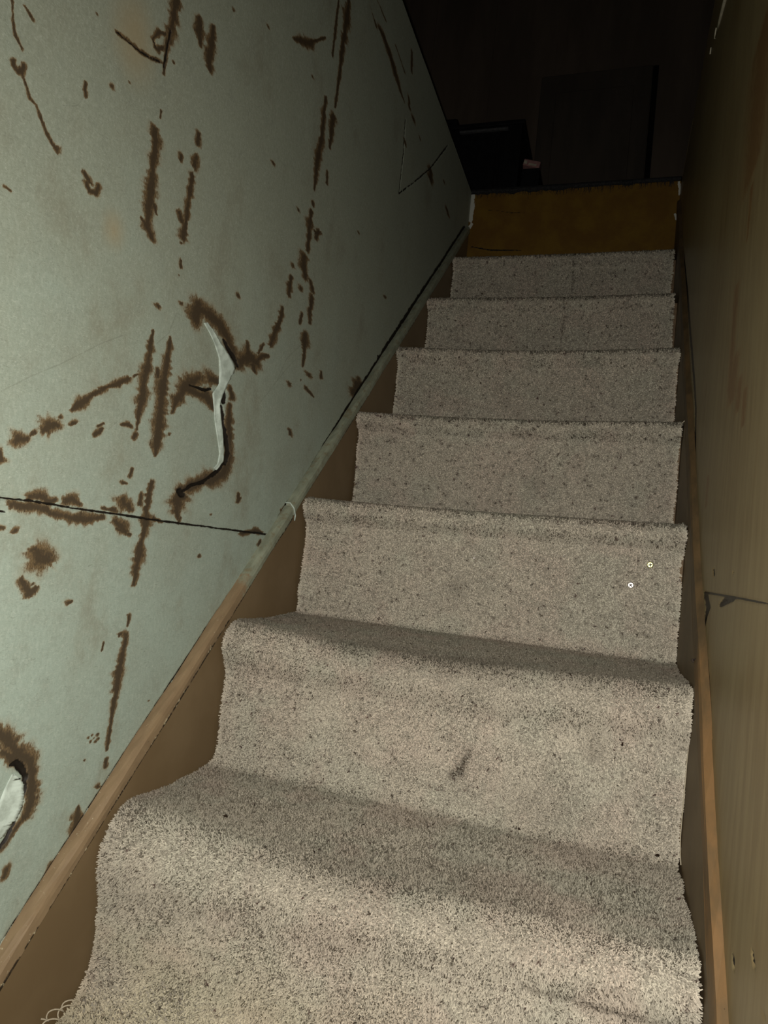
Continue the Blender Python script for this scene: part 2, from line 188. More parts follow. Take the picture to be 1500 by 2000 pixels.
FLAP2_L=[(0.0975,0.3087),(0.0922,0.3005),(0.0876,0.2886),(0.0813,0.2722),(0.0746,0.2433)]
FLAP2_R=[(0.1009,0.3089),(0.1104,0.2966),(0.113,0.2811),(0.1078,0.2627),(0.0936,0.2439)]
C=bpy.context.scene.collection
rng=np.random.default_rng(7)
W,T,R,ZF,YT,OH=.7085,.2391,.225,1.9136,1.8962,.0266
SL=R/T
# ------------------------------------------------------------------ helpers
def link(o,parent=None):
    C.objects.link(o)
    if parent is not None: o.parent=parent
    return o
def tag(o,label=None,cat=None,group=None,kind=None):
    if label:o['label']=label
    if cat:o['category']=cat
    if group:o['group']=group
    if kind:o['kind']=kind
    return o
def fast_mesh(name,v,f,mat,parent=None,smooth=True):
    v=np.asarray(v,np.float32); f=np.asarray(f,np.int32)
    me=bpy.data.meshes.new(name); n=f.shape[1]
    me.vertices.add(len(v)); me.vertices.foreach_set('co',v.ravel())
    me.loops.add(f.size); me.loops.foreach_set('vertex_index',f.ravel())
    me.polygons.add(len(f)); me.polygons.foreach_set('loop_start',np.arange(0,f.size,n,dtype=np.int32))
    me.polygons.foreach_set('use_smooth',np.full(len(f),smooth))
    me.update(calc_edges=True); me.validate()
    me.materials.append(mat)
    return link(bpy.data.objects.new(name,me),parent)
def obj(name,bm,mat,parent=None,smooth=False):
    bmesh.ops.recalc_face_normals(bm,faces=bm.faces[:])
    me=bpy.data.meshes.new(name); bm.to_mesh(me); bm.free()
    for p in me.polygons:p.use_smooth=smooth
    me.materials.append(mat)
    return link(bpy.data.objects.new(name,me),parent)
def box(bm,x0,x1,y0,y1,z0,z1,bev=0):
    r=bmesh.ops.create_cube(bm,size=1); vs=r['verts']
    for v in vs: v.co=Vector((x0+(v.co.x+.5)*(x1-x0),y0+(v.co.y+.5)*(y1-y0),z0+(v.co.z+.5)*(z1-z0)))
    if bev:
        es=list({e for v in vs for e in v.link_edges})
        bmesh.ops.bevel(bm,geom=es,offset=bev,segments=2,affect='EDGES',profile=.5)
    return bm
def tube(bm,pts,rad,n=7):
    pts=[Vector(p) for p in pts]; rad=rad if isinstance(rad,(list,tuple)) else [rad]*len(pts); rings=[]
    for i,p in enumerate(pts):
        d=(pts[min(i+1,len(pts)-1)]-pts[max(i-1,0)]).normalized()
        a=d.cross(Vector((.31,.2,.93))).normalized(); b=d.cross(a)
        rings.append([bm.verts.new(p+rad[i]*(a*math.cos(t)+b*math.sin(t))) for t in [2*math.pi*k/n for k in range(n)]])
    for A,B in zip(rings,rings[1:]):
        for k in range(n): bm.faces.new((A[k],A[(k+1)%n],B[(k+1)%n],B[k]))
    bm.faces.new(rings[0][::-1]); bm.faces.new(rings[-1])
    return bm
def vnoise(u,v,seed):
    """smooth value noise in [0,1] at points u,v"""
    r=np.random.default_rng(seed); G=r.random((256,256))
    iu=np.floor(u).astype(int); iv=np.floor(v).astype(int); fu=u-iu; fv=v-iv
    fu=fu*fu*(3-2*fu); fv=fv*fv*(3-2*fv)
    g=lambda a,b:G[a%256,b%256]
    return (g(iu,iv)*(1-fu)+g(iu+1,iv)*fu)*(1-fv)+(g(iu,iv+1)*(1-fu)+g(iu+1,iv+1)*fu)*fv
def fbm(u,v,seed,o=4):
    s=0;a=.5;t=0
    for i in range(o): s=s+a*vnoise(u*2**i,v*2**i,seed+i);t+=a;a*=.5
    return s/t
def field(Y,Z,strokes,grow=1.0,floor=-2.0,rmin=0.0,rag=0.0):
    """stroke field over points: 1 on a stroke's spine, 0 on its rim, negative outside"""
    F=np.full(Y.shape,floor,np.float32); sid=0
    for k,pts in strokes:
        sid+=1; acc=0.0
        if len(pts)==1: pts=[pts[0],(pts[0][0]+1e-4,pts[0][1],pts[0][2],pts[0][3])]
        for a,b in zip(pts,pts[1:]):
            m=3*max(a[2],a[3],b[2],b[3],.0015)*grow
            i=np.nonzero((Y>min(a[0],b[0])-m)&(Y<max(a[0],b[0])+m)&(Z>min(a[1],b[1])-m)&(Z<max(a[1],b[1])+m))[0]
            if not len(i): continue
            an=(a[2]+b[2])/(a[3]+b[3])            # horizontal stretch
            y=Y[i]/an; z=Z[i]
            ay,az,by,bz=a[0]/an,a[1],b[0]/an,b[1]; dy,dz=by-ay,bz-az
            t=np.clip(((y-ay)*dy+(z-az)*dz)/(dy*dy+dz*dz+1e-12),0,1)
            r=np.maximum(a[3]+(b[3]-a[3])*t,rmin)*grow
            d=np.hypot(y-ay-t*dy,z-az-t*dz)
            if rag:
                L=math.hypot(dy,dz); side=np.sign((y-ay)*dz-(z-az)*dy)*7.3; ang=np.arctan2(z-az-t*dz,y-ay-t*dy)*r*1.2
                u=acc+t*L+ang; q=sid*11.7+side
                n=.5*vnoise(u/.0042,u*0+q,303)+.5*vnoise(u/.0115,u*0+q+.5,304); r=r*(1+rag*(n-.5)*2)
                acc+=L
            d=d/r
            F[i]=np.maximum(F[i],(1-d)*1.0-(1-k)*.35)
    return F
def attr(o,name,vals):
    a=o.data.attributes.new(name,'FLOAT','POINT'); a.data.foreach_set('value',np.asarray(vals,np.float32))
# ------------------------------------------------------------------ materials
class NT:
    def __init__(s,name):
        s.m=bpy.data.materials.new(name); s.m.use_nodes=True; s.t=s.m.node_tree; s.b=s.t.nodes['Principled BSDF']
    def n(s,ty,**k):
        x=s.t.nodes.new(ty)
        for a,v in k.items(): setattr(x,a,v)
        return x
    def l(s,a,b): s.t.links.new(a,b)
    def val(s,x,sock):
        if isinstance(x,(int,float)): sock.default_value=x
        elif isinstance(x,tuple): sock.default_value=x if len(x)==4 else (*x,1)
        else: s.l(x,sock)
    def math(s,op,a,b=0.0,c=0.0):
        x=s.n('ShaderNodeMath',operation=op)
        for i,q in enumerate((a,b,c)): s.val(q,x.inputs[i])
        return x.outputs[0]
    def step(s,x,lo,hi):
        q=s.n('ShaderNodeMapRange',interpolation_type='SMOOTHSTEP'); s.val(x,q.inputs['Value'])
        q.inputs['From Min'].default_value=lo; q.inputs['From Max'].default_value=hi; return q.outputs['Result']
    def mix(s,f,a,b):
        q=s.n('ShaderNodeMix',data_type='RGBA'); s.val(f,q.inputs[0]); s.val(a,q.inputs[6]); s.val(b,q.inputs[7]); return q.outputs[2]
    def noise(s,scale,detail=4,rough=.55,st=(1,1,1),dist=0):
        if not hasattr(s,'tc'): s.tc=s.n('ShaderNodeTexCoord')
        mp=s.n('ShaderNodeMapping'); mp.inputs['Scale'].default_value=st; s.l(s.tc.outputs['Object'],mp.inputs['Vector'])
        q=s.n('ShaderNodeTexNoise'); s.l(mp.outputs[0],q.inputs['Vector']); q.inputs['Scale'].default_value=scale
        q.inputs['Detail'].default_value=detail; q.inputs['Roughness'].default_value=rough; q.inputs['Distortion'].default_value=dist
        return q.outputs['Fac']
    def at(s,name): 
        q=s.n('ShaderNodeAttribute',attribute_name=name); return q
    def out(s,col,rough=.6,bump=None,bs=.3,bd=.002,spec=.4,metal=0):
        s.val(col,s.b.inputs['Base Color']); s.val(rough,s.b.inputs['Roughness']); s.b.inputs['Specular IOR Level'].default_value=spec
        s.b.inputs['Metallic'].default_value=metal
        if bump is not None:
            q=s.n('ShaderNodeBump'); q.inputs['Strength'].default_value=bs; q.inputs['Distance'].default_value=bd
            s.val(bump,q.inputs['Height']); s.l(q.outputs[0],s.b.inputs['Normal'])
        return s.m
def simple(name,c1,c2,scale=20,st=(1,1,1),rough=.6,bs=.2,spec=.35,metal=0,lo=.35,hi=.65):
    k=NT(name); n=k.noise(scale,5,.6,st); return k.out(k.mix(k.step(n,lo,hi),c1,c2),rough,n,bs,.001,spec,metal)

def mat_left():
    k=NT('sage_painted_wall')
    big=k.noise(5,4,.6); mid=k.noise(28,6,.7); fine=k.noise(260,4,.7,(1,1,.55)); scr=k.noise(90,6,.75,(1,.5,1),1.5)
    base=k.mix(k.step(big,.35,.68),BASE_L[0],BASE_L[1])
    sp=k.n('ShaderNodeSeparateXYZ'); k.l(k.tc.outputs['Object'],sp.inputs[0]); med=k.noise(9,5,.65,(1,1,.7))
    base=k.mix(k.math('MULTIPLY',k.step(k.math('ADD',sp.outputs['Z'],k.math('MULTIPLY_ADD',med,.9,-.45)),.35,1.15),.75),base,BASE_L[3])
    base=k.mix(k.math('MULTIPLY',k.step(mid,.45,.75),.45),base,BASE_L[2])
    hair=k.noise(330,3,.8,(1,.35,1.1),2.5); base=k.mix(k.math('MULTIPLY',k.step(hair,.54,.68),.5),base,(.55,.60,.51)); base=k.mix(k.math('MULTIPLY',k.step(hair,.45,.33),.42),base,(.17,.18,.14))
    base=k.mix(k.math('MULTIPLY',k.step(med,.52,.72),.6),base,(.25,.25,.185))
    base=k.mix(k.math('MULTIPLY',k.step(fine,.45,.7),.16),base,(.30,.32,.25))
    base=k.mix(k.math('MULTIPLY',k.step(fine,.55,.3),.16),base,(.66,.70,.60))
    base=k.mix(k.math('MULTIPLY',k.step(scr,.64,.74),.35),base,(.27,.25,.19))
    tint=k.at('tint').outputs['Fac']; base=k.mix(k.math('MULTIPLY',k.step(k.math('ADD',tint,k.math('MULTIPLY',big,.5)),.1,1.2),.75),base,(.40,.33,.20))
    fa=k.at('faint').outputs['Fac']
    fm=k.math('MULTIPLY',k.step(k.math('ADD',fa,k.math('MULTIPLY_ADD',scr,1.6,-.9)),.05,.5),.55)
    base=k.mix(fm,base,(.23,.25,.20))
    s=k.at('stain').outputs['Fac']
    n1=k.noise(120,5,.65,(1,1.3,.6)); n2=k.noise(380,4,.75,(1,1.3,.7)); n3=k.noise(38,4,.6); n4=k.noise(210,4,.7,(1,1,.8))
    f=k.math('ADD',s,k.math('MULTIPLY_ADD',n1,1.0,-.5)); f=k.math('ADD',f,k.math('MULTIPLY_ADD',n2,1.5,-.75)); f=k.math('ADD',f,k.math('MULTIPLY_ADD',n4,.5,-.25))
    halo=k.math('MULTIPLY',k.step(k.math('ADD',s,k.math('MULTIPLY_ADD',n3,1.0,-.5)),-1.0,.3),.45)
    col=k.mix(halo,base,(.33,.265,.165))
    m=k.step(f,-.42,.12); dk=k.step(k.math('ADD',f,k.math('MULTIPLY_ADD',n3,1.2,-.6)),-.15,.70)
    sc=k.mix(k.step(n3,.35,.65),(.165,.100,.040),(.20,.132,.060)); sc=k.mix(dk,sc,(.045,.024,.009))
    sc=k.mix(k.math('MULTIPLY',k.step(n2,.5,.62),.6),sc,(.036,.019,.008))
    col=k.mix(k.math('MULTIPLY',m,.92),col,sc)
    c=k.at('core').outputs['Fac']; cm=k.step(k.math('ADD',c,k.math('MULTIPLY_ADD',n1,1.1,-.55)),.0,.3)
    col=k.mix(cm,col,(.011,.008,.005))
    h=k.math('ADD',k.math('MULTIPLY',fine,.35),k.math('MULTIPLY',scr,.15)); h=k.math('SUBTRACT',h,k.math('MULTIPLY',cm,1.5)); h=k.math('SUBTRACT',h,k.math('MULTIPLY',m,.12))
    return k.out(col,.62,h,.35,.0015,.3)
def mat_right():
    k=NT('tan_varnished_board')
    st=k.noise(55,6,.65,(1,1,.10)); st2=k.noise(200,4,.7,(1,1,.06)); big=k.noise(4,4,.6); mid=k.noise(22,5,.65,(1,1,.4))
    c=k.mix(k.step(st,.35,.65),(.235,.175,.085),(.175,.122,.055)); c=k.mix(k.math('MULTIPLY',k.step(big,.35,.7),.65),c,(.25,.20,.105))
    c=k.mix(k.math('MULTIPLY',k.step(st2,.5,.72),.4),c,(.16,.115,.055)); c=k.mix(k.math('MULTIPLY',k.step(mid,.58,.72),.4),c,(.20,.125,.05))
    ru=k.at('rust').outputs['Fac']; sp=k.noise(150,4,.7,(1,1,.5))
    c=k.mix(k.math('MULTIPLY',k.step(k.math('ADD',ru,k.math('MULTIPLY_ADD',sp,4,-2.0)),.0,.5),.9),c,(.055,.028,.014))
    c=k.mix(k.math('MULTIPLY',k.step(ru,-1.2,.6),.75),c,(.20,.11,.04))
    co=k.at('core').outputs['Fac']; n1=k.noise(160,4,.7); cm=k.step(k.math('ADD',co,k.math('MULTIPLY_ADD',n1,1.0,-.5)),0,.3)
    c=k.mix(cm,c,(.010,.008,.006))
    h=k.math('SUBTRACT',k.math('MULTIPLY',st2,.3),k.math('MULTIPLY',cm,1.5))
    return k.out(c,.42,h,.25,.001,.4)
def mat_bead_left():
    k=NT('bead_moulding_paint')
    tc=k.n('ShaderNodeTexCoord'); k.tc=tc; sp=k.n('ShaderNodeSeparateXYZ'); k.l(tc.outputs['Object'],sp.inputs[0])
    n=k.noise(60,5,.7); n2=k.noise(220,4,.7); grain=k.noise(90,5,.6,(1,.25,.25))
    f=k.step(k.math('ADD',sp.outputs['Y'],k.math('MULTIPLY_ADD',n,.10,-.05)),.515,.545)
    tan=k.mix(k.step(grain,.35,.65),(.265,.185,.105),(.225,.155,.088)); tan=k.mix(k.math('MULTIPLY',k.step(n2,.62,.68),k.step(n,.52,.58)),tan,(.55,.48,.33))
    gr=k.mix(k.step(grain,.35,.65),(.30,.32,.235),(.22,.235,.17)); gr=k.mix(k.math('MULTIPLY',k.step(n,.5,.66),.7),gr,(.21,.165,.09)); 
    c=k.mix(f,tan,gr); c=k.mix(k.step(n2,.69,.76),c,(.06,.04,.02))
    off=k.math('MULTIPLY_ADD',sp.outputs['Y'],-SL,sp.outputs['Z']); edge=k.step(k.math('MULTIPLY_ADD',n2,.006,off),-.0002,-.0024)
    c=k.mix(k.math('MULTIPLY',edge,k.step(n,.40,.52)),c,(.03,.02,.012)); c=k.mix(k.math('MULTIPLY',k.step(k.math('MULTIPLY_ADD',n2,.012,off),.007,.003),k.math('MULTIPLY',k.step(n,.56,.60),k.step(n2,.52,.56))),c,(.50,.43,.28))
    return k.out(c,.5,grain,.3,.001,.35)
def mat_yellow():
    k=NT('mustard_riser_paint'); n=k.noise(14,5,.6); n2=k.noise(130,5,.7,(1,1,.4))
    c=k.mix(k.step(n,.35,.65),(.17,.095,.012),(.13,.065,.010)); c=k.mix(k.math('MULTIPLY',k.step(n2,.5,.75),.3),c,(.09,.05,.012))
    a=k.at('white').outputs['Fac']; m=k.step(k.math('ADD',a,k.math('MULTIPLY_ADD',n2,2.2,-1.1)),0,.2); c=k.mix(m,c,(.50,.50,.44))
    b=k.at('core').outputs['Fac']; m=k.step(k.math('ADD',b,k.math('MULTIPLY_ADD',n2,1.6,-.8)),0,.3); c=k.mix(m,c,(.012,.01,.007))
    return k.out(c,.65,n2,.2,.001,.25)
def mat_pile():
    k=NT('speckled_carpet_pile'); a=k.at('pile_colour'); k.l(k.at('pile_lie').outputs['Vector'],k.b.inputs['Normal']); k.out(a.outputs['Color'],.95,spec=.03)
    d=k.n('ShaderNodeBsdfDiffuse'); k.l(a.outputs['Color'],d.inputs['Color']); mx=k.n('ShaderNodeMixShader'); mx.inputs[0].default_value=PMIX
    k.l(k.b.outputs[0],mx.inputs[1]); k.l(d.outputs[0],mx.inputs[2]); k.l(mx.outputs[0],k.t.nodes['Material Output'].inputs['Surface']); return k.m
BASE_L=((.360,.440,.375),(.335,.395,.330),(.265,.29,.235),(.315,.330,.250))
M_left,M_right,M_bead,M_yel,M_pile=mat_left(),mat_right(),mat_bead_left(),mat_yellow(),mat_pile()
M_back=simple('carpet_backing',(.36,.32,.26),(.28,.25,.20),120,rough=.95,spec=.1)
M_str=simple('brown_stringer_paint',(.215,.150,.080),(.180,.122,.062),14,(1,.5,.5),.5,.15)
M_strR=simple('dark_brown_stringer',(.17,.115,.058),(.12,.08,.04),18,(1,.5,.5),.55,.2)
def mat_bead_right():
    k=NT('orange_brown_moulding'); k.tc=k.n('ShaderNodeTexCoord'); sp=k.n('ShaderNodeSeparateXYZ'); k.l(k.tc.outputs['Object'],sp.inputs[0])
    g=k.noise(40,5,.65,(1,.35,.35)); n=k.noise(16,4,.6); n2=k.noise(200,4,.7)
    o=k.mix(k.step(g,.35,.65),(.20,.112,.047),(.135,.085,.04)); d=k.mix(k.step(g,.35,.65),(.13,.082,.038),(.085,.058,.03))
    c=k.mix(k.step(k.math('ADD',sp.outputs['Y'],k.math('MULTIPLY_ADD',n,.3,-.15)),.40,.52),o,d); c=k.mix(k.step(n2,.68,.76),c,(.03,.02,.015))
    return k.out(c,.55,g,.4,.001,.25)
M_beadR=mat_bead_right()
M_wood=simple('old_stair_timber',(.20,.13,.07),(.14,.09,.05),25,(1,3,3),.7)
M_flap=simple('torn_paint_paper',(.54,.62,.55),(.38,.44,.38),70,rough=.6,bs=.4)
M_flapE=simple('torn_paper_edge',(.50,.44,.33),(.20,.13,.07),160,rough=.8,bs=.4)
M_dark=simple('dark_attic_timber',(.15,.115,.088),(.11,.085,.065),6,(1,1,.2),.85,spec=.1)
M_darkdoor=simple('dark_door_panel_paint',(.098,.080,.064),(.075,.062,.050),9,(1,1,.2),.85,spec=.1)
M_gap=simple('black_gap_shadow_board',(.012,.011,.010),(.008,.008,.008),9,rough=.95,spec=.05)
M_black=simple('black_cabinet_finish',(.012,.012,.013),(.008,.008,.009),30,rough=.7,spec=.15)
M_rail=simple('dull_grey_rail',(.10,.10,.10),(.07,.07,.07),60,rough=.7,spec=.2)
M_pink=simple('dusty_pink_card',(.42,.22,.20),(.32,.17,.16),60,rough=.8)
M_dkcarp=simple('dark_landing_carpet',(.035,.034,.034),(.02,.02,.02),200,rough=.95,spec=.05)
M_strip=simple('pale_bare_edge',(.55,.50,.38),(.42,.38,.28),80,rough=.7)
M_brass=simple('yellow_zinc_screw',(.85,.82,.45),(.75,.72,.38),300,rough=.42,bs=.05,spec=.5,metal=1)
M_steel=simple('steel_screw',(.88,.80,.74),(.78,.72,.68),300,rough=.42,bs=.05,spec=.5,metal=1)
M_slot=simple('screw_recess',(.03,.027,.02),(.02,.02,.015),100,rough=.9,spec=.05)
M_rustn=simple('rusty_nail',(.05,.035,.025),(.03,.02,.015),300,rough=.8)
M_crumb=simple('brown_crumb',(.035,.02,.012),(.02,.013,.009),400,rough=.9,spec=.1)
M_yarn=simple('loose_carpet_yarn',(.50,.43,.32),(.42,.36,.26),300,rough=.9,spec=.1)
# ------------------------------------------------------------------ left wall
def axis(segs):
    out=[]
    for a,b,s in segs: out+=list(np.linspace(a,b,max(2,int(round((b-a)/s)))+1)[:-1])
    return np.array(out+[segs[-1][1]])
def wall(name,x,ya,za,low,mat,side,fields,disp=None,kind='structure'):
    Y,Z=np.meshgrid(ya,za,indexing='ij'); ny,nz=Y.shape
    y,z=Y.ravel(),Z.ravel(); at={k:f(y,z) for k,f in fields.items()}
    dx=(fbm(y*3,z*3,91,3)-.5)*.004*side
    if disp is not None: dx=dx-side*disp(y,z,at)
    v=np.stack([np.full_like(y,x)+dx,y,z],1)
    i=(np.arange(ny-1)[:,None]*nz+np.arange(nz-1)[None,:]).ravel()
    f=np.stack([i,i+nz,i+nz+1,i+1],1)
    if side<0: f=f[:,::-1]
    keep=z[f[:,0]]>low(y[f[:,0]]); f=f[keep]
    used=np.zeros(len(y),bool); used[f.ravel()]=True; mp=np.cumsum(used)-1; f=mp[f]; v=v[used]
    # the slab behind the face: top edge and back
    n=len(v); b=x-side*.10; y0,y1,z0,z1=ya[0],ya[-1],za[0]-.3,za[-1]
    ex=np.array([[x,y0,z1],[x,y1,z1],[b,y1,z1],[b,y0,z1],[b,y0,z0],[b,y1,z0]],np.float32)
    v=np.vstack([v,ex]); f=np.vstack([f,[[n,n+1,n+2,n+3],[n+3,n+2,n+5,n+4]]])
    o=fast_mesh(name,v,f,mat); tag(o,kind=kind)
    for k,a in at.items(): attr(o,k,np.concatenate([a[used],np.full(6,-2)]))
    return o
def scribbles(n):
    g=np.random.default_rng(19); out=[]
    for i in range(n):
        y=.02+1.3*g.random()**1.6; z=y*SL+.08+g.random()*(1.35-.5*y); a=g.random()*6.28; w=g.normal(0,.5); pts=[]
        for j in range(int(g.integers(3,9))):
            pts.append((y,z,.0009,.0008)); y+=.011*math.cos(a); z+=.011*math.sin(a); a+=w+g.normal(0,.35)
        out.append((float(g.uniform(.1,.6)),pts))
    return out
FAINT=FAINT+scribbles(75)
# the seams and the staining carry on towards the foot of the stairs
STAIN=STAIN+[(k,[(y-.42,z+.05*math.sin(9*i),a,b) for y,z,a,b in P]) for i,(k,P) in enumerate(STAIN) if -.03<P[0][0]<.36 and i%3!=1]
CORE=CORE+[(1.0,[(-1.05,.586,.0016,.0013),(-.5,.583,.0016,.0013),(.045,.585,.0014,.0011)])]
RCORE=RCORE+[(1.0,[(-1.05,.574,.0016,.0014),(.14,.5735,.0016,.0014)])]
TINT=[(.8,[(*TINTP[0],.05,.07)]),(.5,[(*TINTP[1],.03,.035)])]
ya=axis([(-1.1,-.55,.02),(-.55,-.05,.004),(-.05,.30,.0016),(.30,.75,.0022),(.75,1.25,.0034),(1.25,1.90,.005)])
za=axis([(-.15,.10,.01),(.10,1.25,.0018),(1.25,ZF,.0032)])
hole=lambda y,z,at: np.clip(at['core'],0,1)*.004
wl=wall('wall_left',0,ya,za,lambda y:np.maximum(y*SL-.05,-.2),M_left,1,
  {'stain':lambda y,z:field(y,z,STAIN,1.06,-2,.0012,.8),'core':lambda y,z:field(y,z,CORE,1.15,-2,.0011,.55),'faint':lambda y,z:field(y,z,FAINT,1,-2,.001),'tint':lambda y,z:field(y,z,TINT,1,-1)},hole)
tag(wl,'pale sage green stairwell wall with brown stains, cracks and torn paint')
def flap(name,L,Rr,lift,mat,n=60):
    def res(P):
        P=np.array(P); d=np.r_[0,np.cumsum(np.hypot(*np.diff(P,axis=0).T))]; t=np.linspace(0,d[-1],n)
        return np.stack([np.interp(t,d,P[:,0]),np.interp(t,d,P[:,1])],1)
    A,B=res(L),res(Rr); jit=rng.normal(0,.0007,(n,2)); B=B+jit; v=[]; m=6
    for i in range(n):
        e=math.sin(math.pi*i/(n-1))**.6
        for j in range(m+1):
            t=j/m; q=A[i]*(1-t)+B[i]*t; xx=.0012+lift*e*(t**1.4)+.0003*math.sin(i*.23+j)
            v.append((xx,q[0],q[1]))
    nv=len(v)
    v+= [(a-.0011,b,c) for a,b,c in v]
    f=[];w=m+1
    for i in range(n-1):
        for j in range(m):
            a=i*w+j; q=[a,a+1,a+w+1,a+w]; f.append(q); f.append([nv+k for k in q[::-1]])
        a=i*w+m; f.append([a,a+nv,a+nv+w,a+w]); a=i*w; f.append([a,a+w,a+nv+w,a+nv])
    o=fast_mesh(name,v,f,mat,wl); return o
tag(flap('torn_paint_flap',FLAP_L,FLAP_R,.0045,M_flap),'long pale curl of torn paint lifting off the wall')
tag(flap('torn_paint_flap',FLAP2_L,FLAP2_R,.006,M_flap),'pale torn paint flap at the lower left edge')
# ------------------------------------------------------------------ right wall
ya=axis([(-1.1,.02,.04),(.02,.70,.0022),(.70,1.90,.005)]); za=axis([(-.15,.15,.01),(.15,.75,.0022),(.75,ZF,.005)])
wr=wall('wall_right',W,ya,za,lambda y:np.maximum(y*SL-.05,-.2),M_right,-1,
  {'core':lambda y,z:field(y,z,RCORE,1,-2,.0013),'rust':lambda y,z:field(y,z,RRUST,1,-2)},lambda y,z,at:np.clip(at['core'],0,1)*.004)
tag(wr,'tan varnished board wall with a black horizontal seam')
# ------------------------------------------------------------------ stringers, beads
def raked(name,prof,y0,y1,mat,wob=0.0,n=80,kind='structure'):
    """profile of (x, offset above the nosing line) swept up the rake"""
    v=[];m=len(prof)
    for i in range(n+1):
        y=y0+(y1-y0)*i/n
        for j,(x,o) in enumerate(prof):
            v.append((x+wob*.35*math.sin(i*.7+j*1.7),y,y*SL+o+wob*(math.sin(i*.37)+.6*math.sin(i*.91+1)+.5*math.sin(i*2.3+j*2.1))))
    f=[]
    for i in range(n):
        for j in range(m):
            a=i*m+j;b=i*m+(j+1)%m; f.append([a,b,b+m,a+m])
    o=fast_mesh(name,v,f,mat,None,False)
    bm=bmesh.new(); bm.from_mesh(o.data); bm.verts.ensure_lookup_table()
    bm.faces.new([bm.verts[j] for j in range(m)]); bm.faces.new([bm.verts[n*m+j] for j in range(m)])
    bmesh.ops.recalc_face_normals(bm,faces=bm.faces[:]); bm.to_mesh(o.data); bm.free()
    return tag(o,kind=kind)
raked('trim_1',[(.0,-.42),(.009,-.42),(.009,-.008),(.0,-.008)],-.55,1.88,M_str)
bead=[(-.001,.0175),(.009,.0168),(.0135,.0150),(.0160,.0110),(.0172,.0040),(.0175,-.0065),(.0165,-.0085),(.0120,-.0090),(-.001,-.0090)]
raked('trim_2',bead,-.55,.675,M_bead,.0012,60)
raked('trim_3',[(x*.96,o+.0015) for x,o in bead],.679,1.86,M_bead,.0012,60)
bm=bmesh.new(); yj=.677
tube(bm,[(-.001,yj-.004,yj*SL+.020),(.010,yj-.003,yj*SL+.020),(.017,yj,yj*SL+.011),(.0195,yj+.004,yj*SL-.002),(.018,yj+.006,yj*SL-.012)],.0014)
tag(obj('trim_4',bm,M_flap,None,True),'pale drip of paint ringing the joint in the left moulding',kind='structure')
raked('trim_5',[(W,-.42),(W-.008,-.42),(W-.008,.024),(W,.024)],-.55,1.88,M_strR)
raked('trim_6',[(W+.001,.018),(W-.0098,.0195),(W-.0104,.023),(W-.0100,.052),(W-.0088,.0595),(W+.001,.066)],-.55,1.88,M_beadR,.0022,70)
# thin pale edge along the top of the right wall
bm=bmesh.new(); pts=[(W-.002+.001*math.sin(i*2.1),.70+i*.033,1.703+.0405*i/10+.002*math.sin(i*1.3)) for i in range(11)]
EY=[(.60,1.702),(.877,1.7022),(1.012,1.738)]
tube(bm,[(W-.0015,.60,1.640),(W-.0015,.76,1.672),(W-.0015,.877,1.7022),(W-.0015,.95,1.722),(W-.0015,1.025,1.740)],[.004,.004,.0038,.003,.0012])
tube(bm,[(W-.002,1.018,1.757),(W-.002,1.034,1.745)],[.0015,.0022]); tube(bm,[(W-.002,1.115,1.786),(W-.002,1.123,1.776)],[.0012,.0018])
tag(obj('trim_7',bm,M_strip,None,True),'thin pale chipped edge high on the right wall',kind='structure')
# ------------------------------------------------------------------ stair body
prof=[(-.02,-R)]
for k in range(0,8):
    prof+=[(k*T+OH+.016,(k-1)*R-(.016 if k else 0)),(k*T+OH+.016,k*R-.016)]
prof+=[(8*T,7*R-.012),(8*T,-R)]
bm=bmesh.new(); A=[bm.verts.new((.0005,y,z)) for y,z in prof]; B=[bm.verts.new((W-.0005,y,z)) for y,z in prof]; n=len(prof)
for i in range(n): bm.faces.new((A[i],A[(i+1)%n],B[(i+1)%n],B[i]))
bmesh.ops.triangulate(bm,faces=[bm.faces.new(A),bm.faces.new(B)])
tag(obj('stairs',bm,M_wood),'wooden stair flight hidden under the carpet runner',kind='structure')
bm=bmesh.new(); box(bm,-.11,W+.11,-1.3,0,-R-.04,-R); tag(obj('floor',bm,M_wood),kind='structure')
# ------------------------------------------------------------------ carpet
XL=[.0185,.0165,.0185,.0195,.0162,.0150,.0140,.0185]; XR=[.693,.6935,.6935,.6935,.6935,.693,.6875,.6895]
DZL=[0,0,-.002,-.0015,-.004,-.002,-.003,.002]; DZR=[0,-.001,.002,.004,.000,.000,-.001,.0036]
SAG=[0,.010,.014,.003,.006,.008,.004,.002]
RL=[.02,.052,.032,.013,.012,.012,.011,.010]; RR=[.02,.032,.033,.013,.012,.012,.011,.010]
FIL=[.02,.045,.030,.016,.014,.014,.014,.014]
INS=.0040
OHK=[OH,.012,.021]+[OH]*5
def step_profile(r,f,OH,n=(8,16,12,20)):
    """one step's section from riser foot to the back of its tread, (y,z) relative to the nosing; at least smooth"""
    P=[]
    for a in np.linspace(0,math.pi/2,n[0],endpoint=False): P.append((OH-f+f*math.sin(a),-R+f-f*math.cos(a)))
    z0=-R+f; z1=-2*r-.018
    for t in np.linspace(0,1,n[1],endpoint=False): P.append((OH,z0+(z1-z0)*t))
    for t in np.linspace(0,1,8,endpoint=False):
        s=t*t*(3-2*t); P.append((OH*(1-s),z1+(-r-z1)*t))
    for a in np.linspace(0,math.pi/2,n[2],endpoint=False): P.append((r-r*math.cos(a),-r+r*math.sin(a)))
    return P
NX=71
tx=np.linspace(0,1,NX)
cols=[]  # list over x of (N,2)
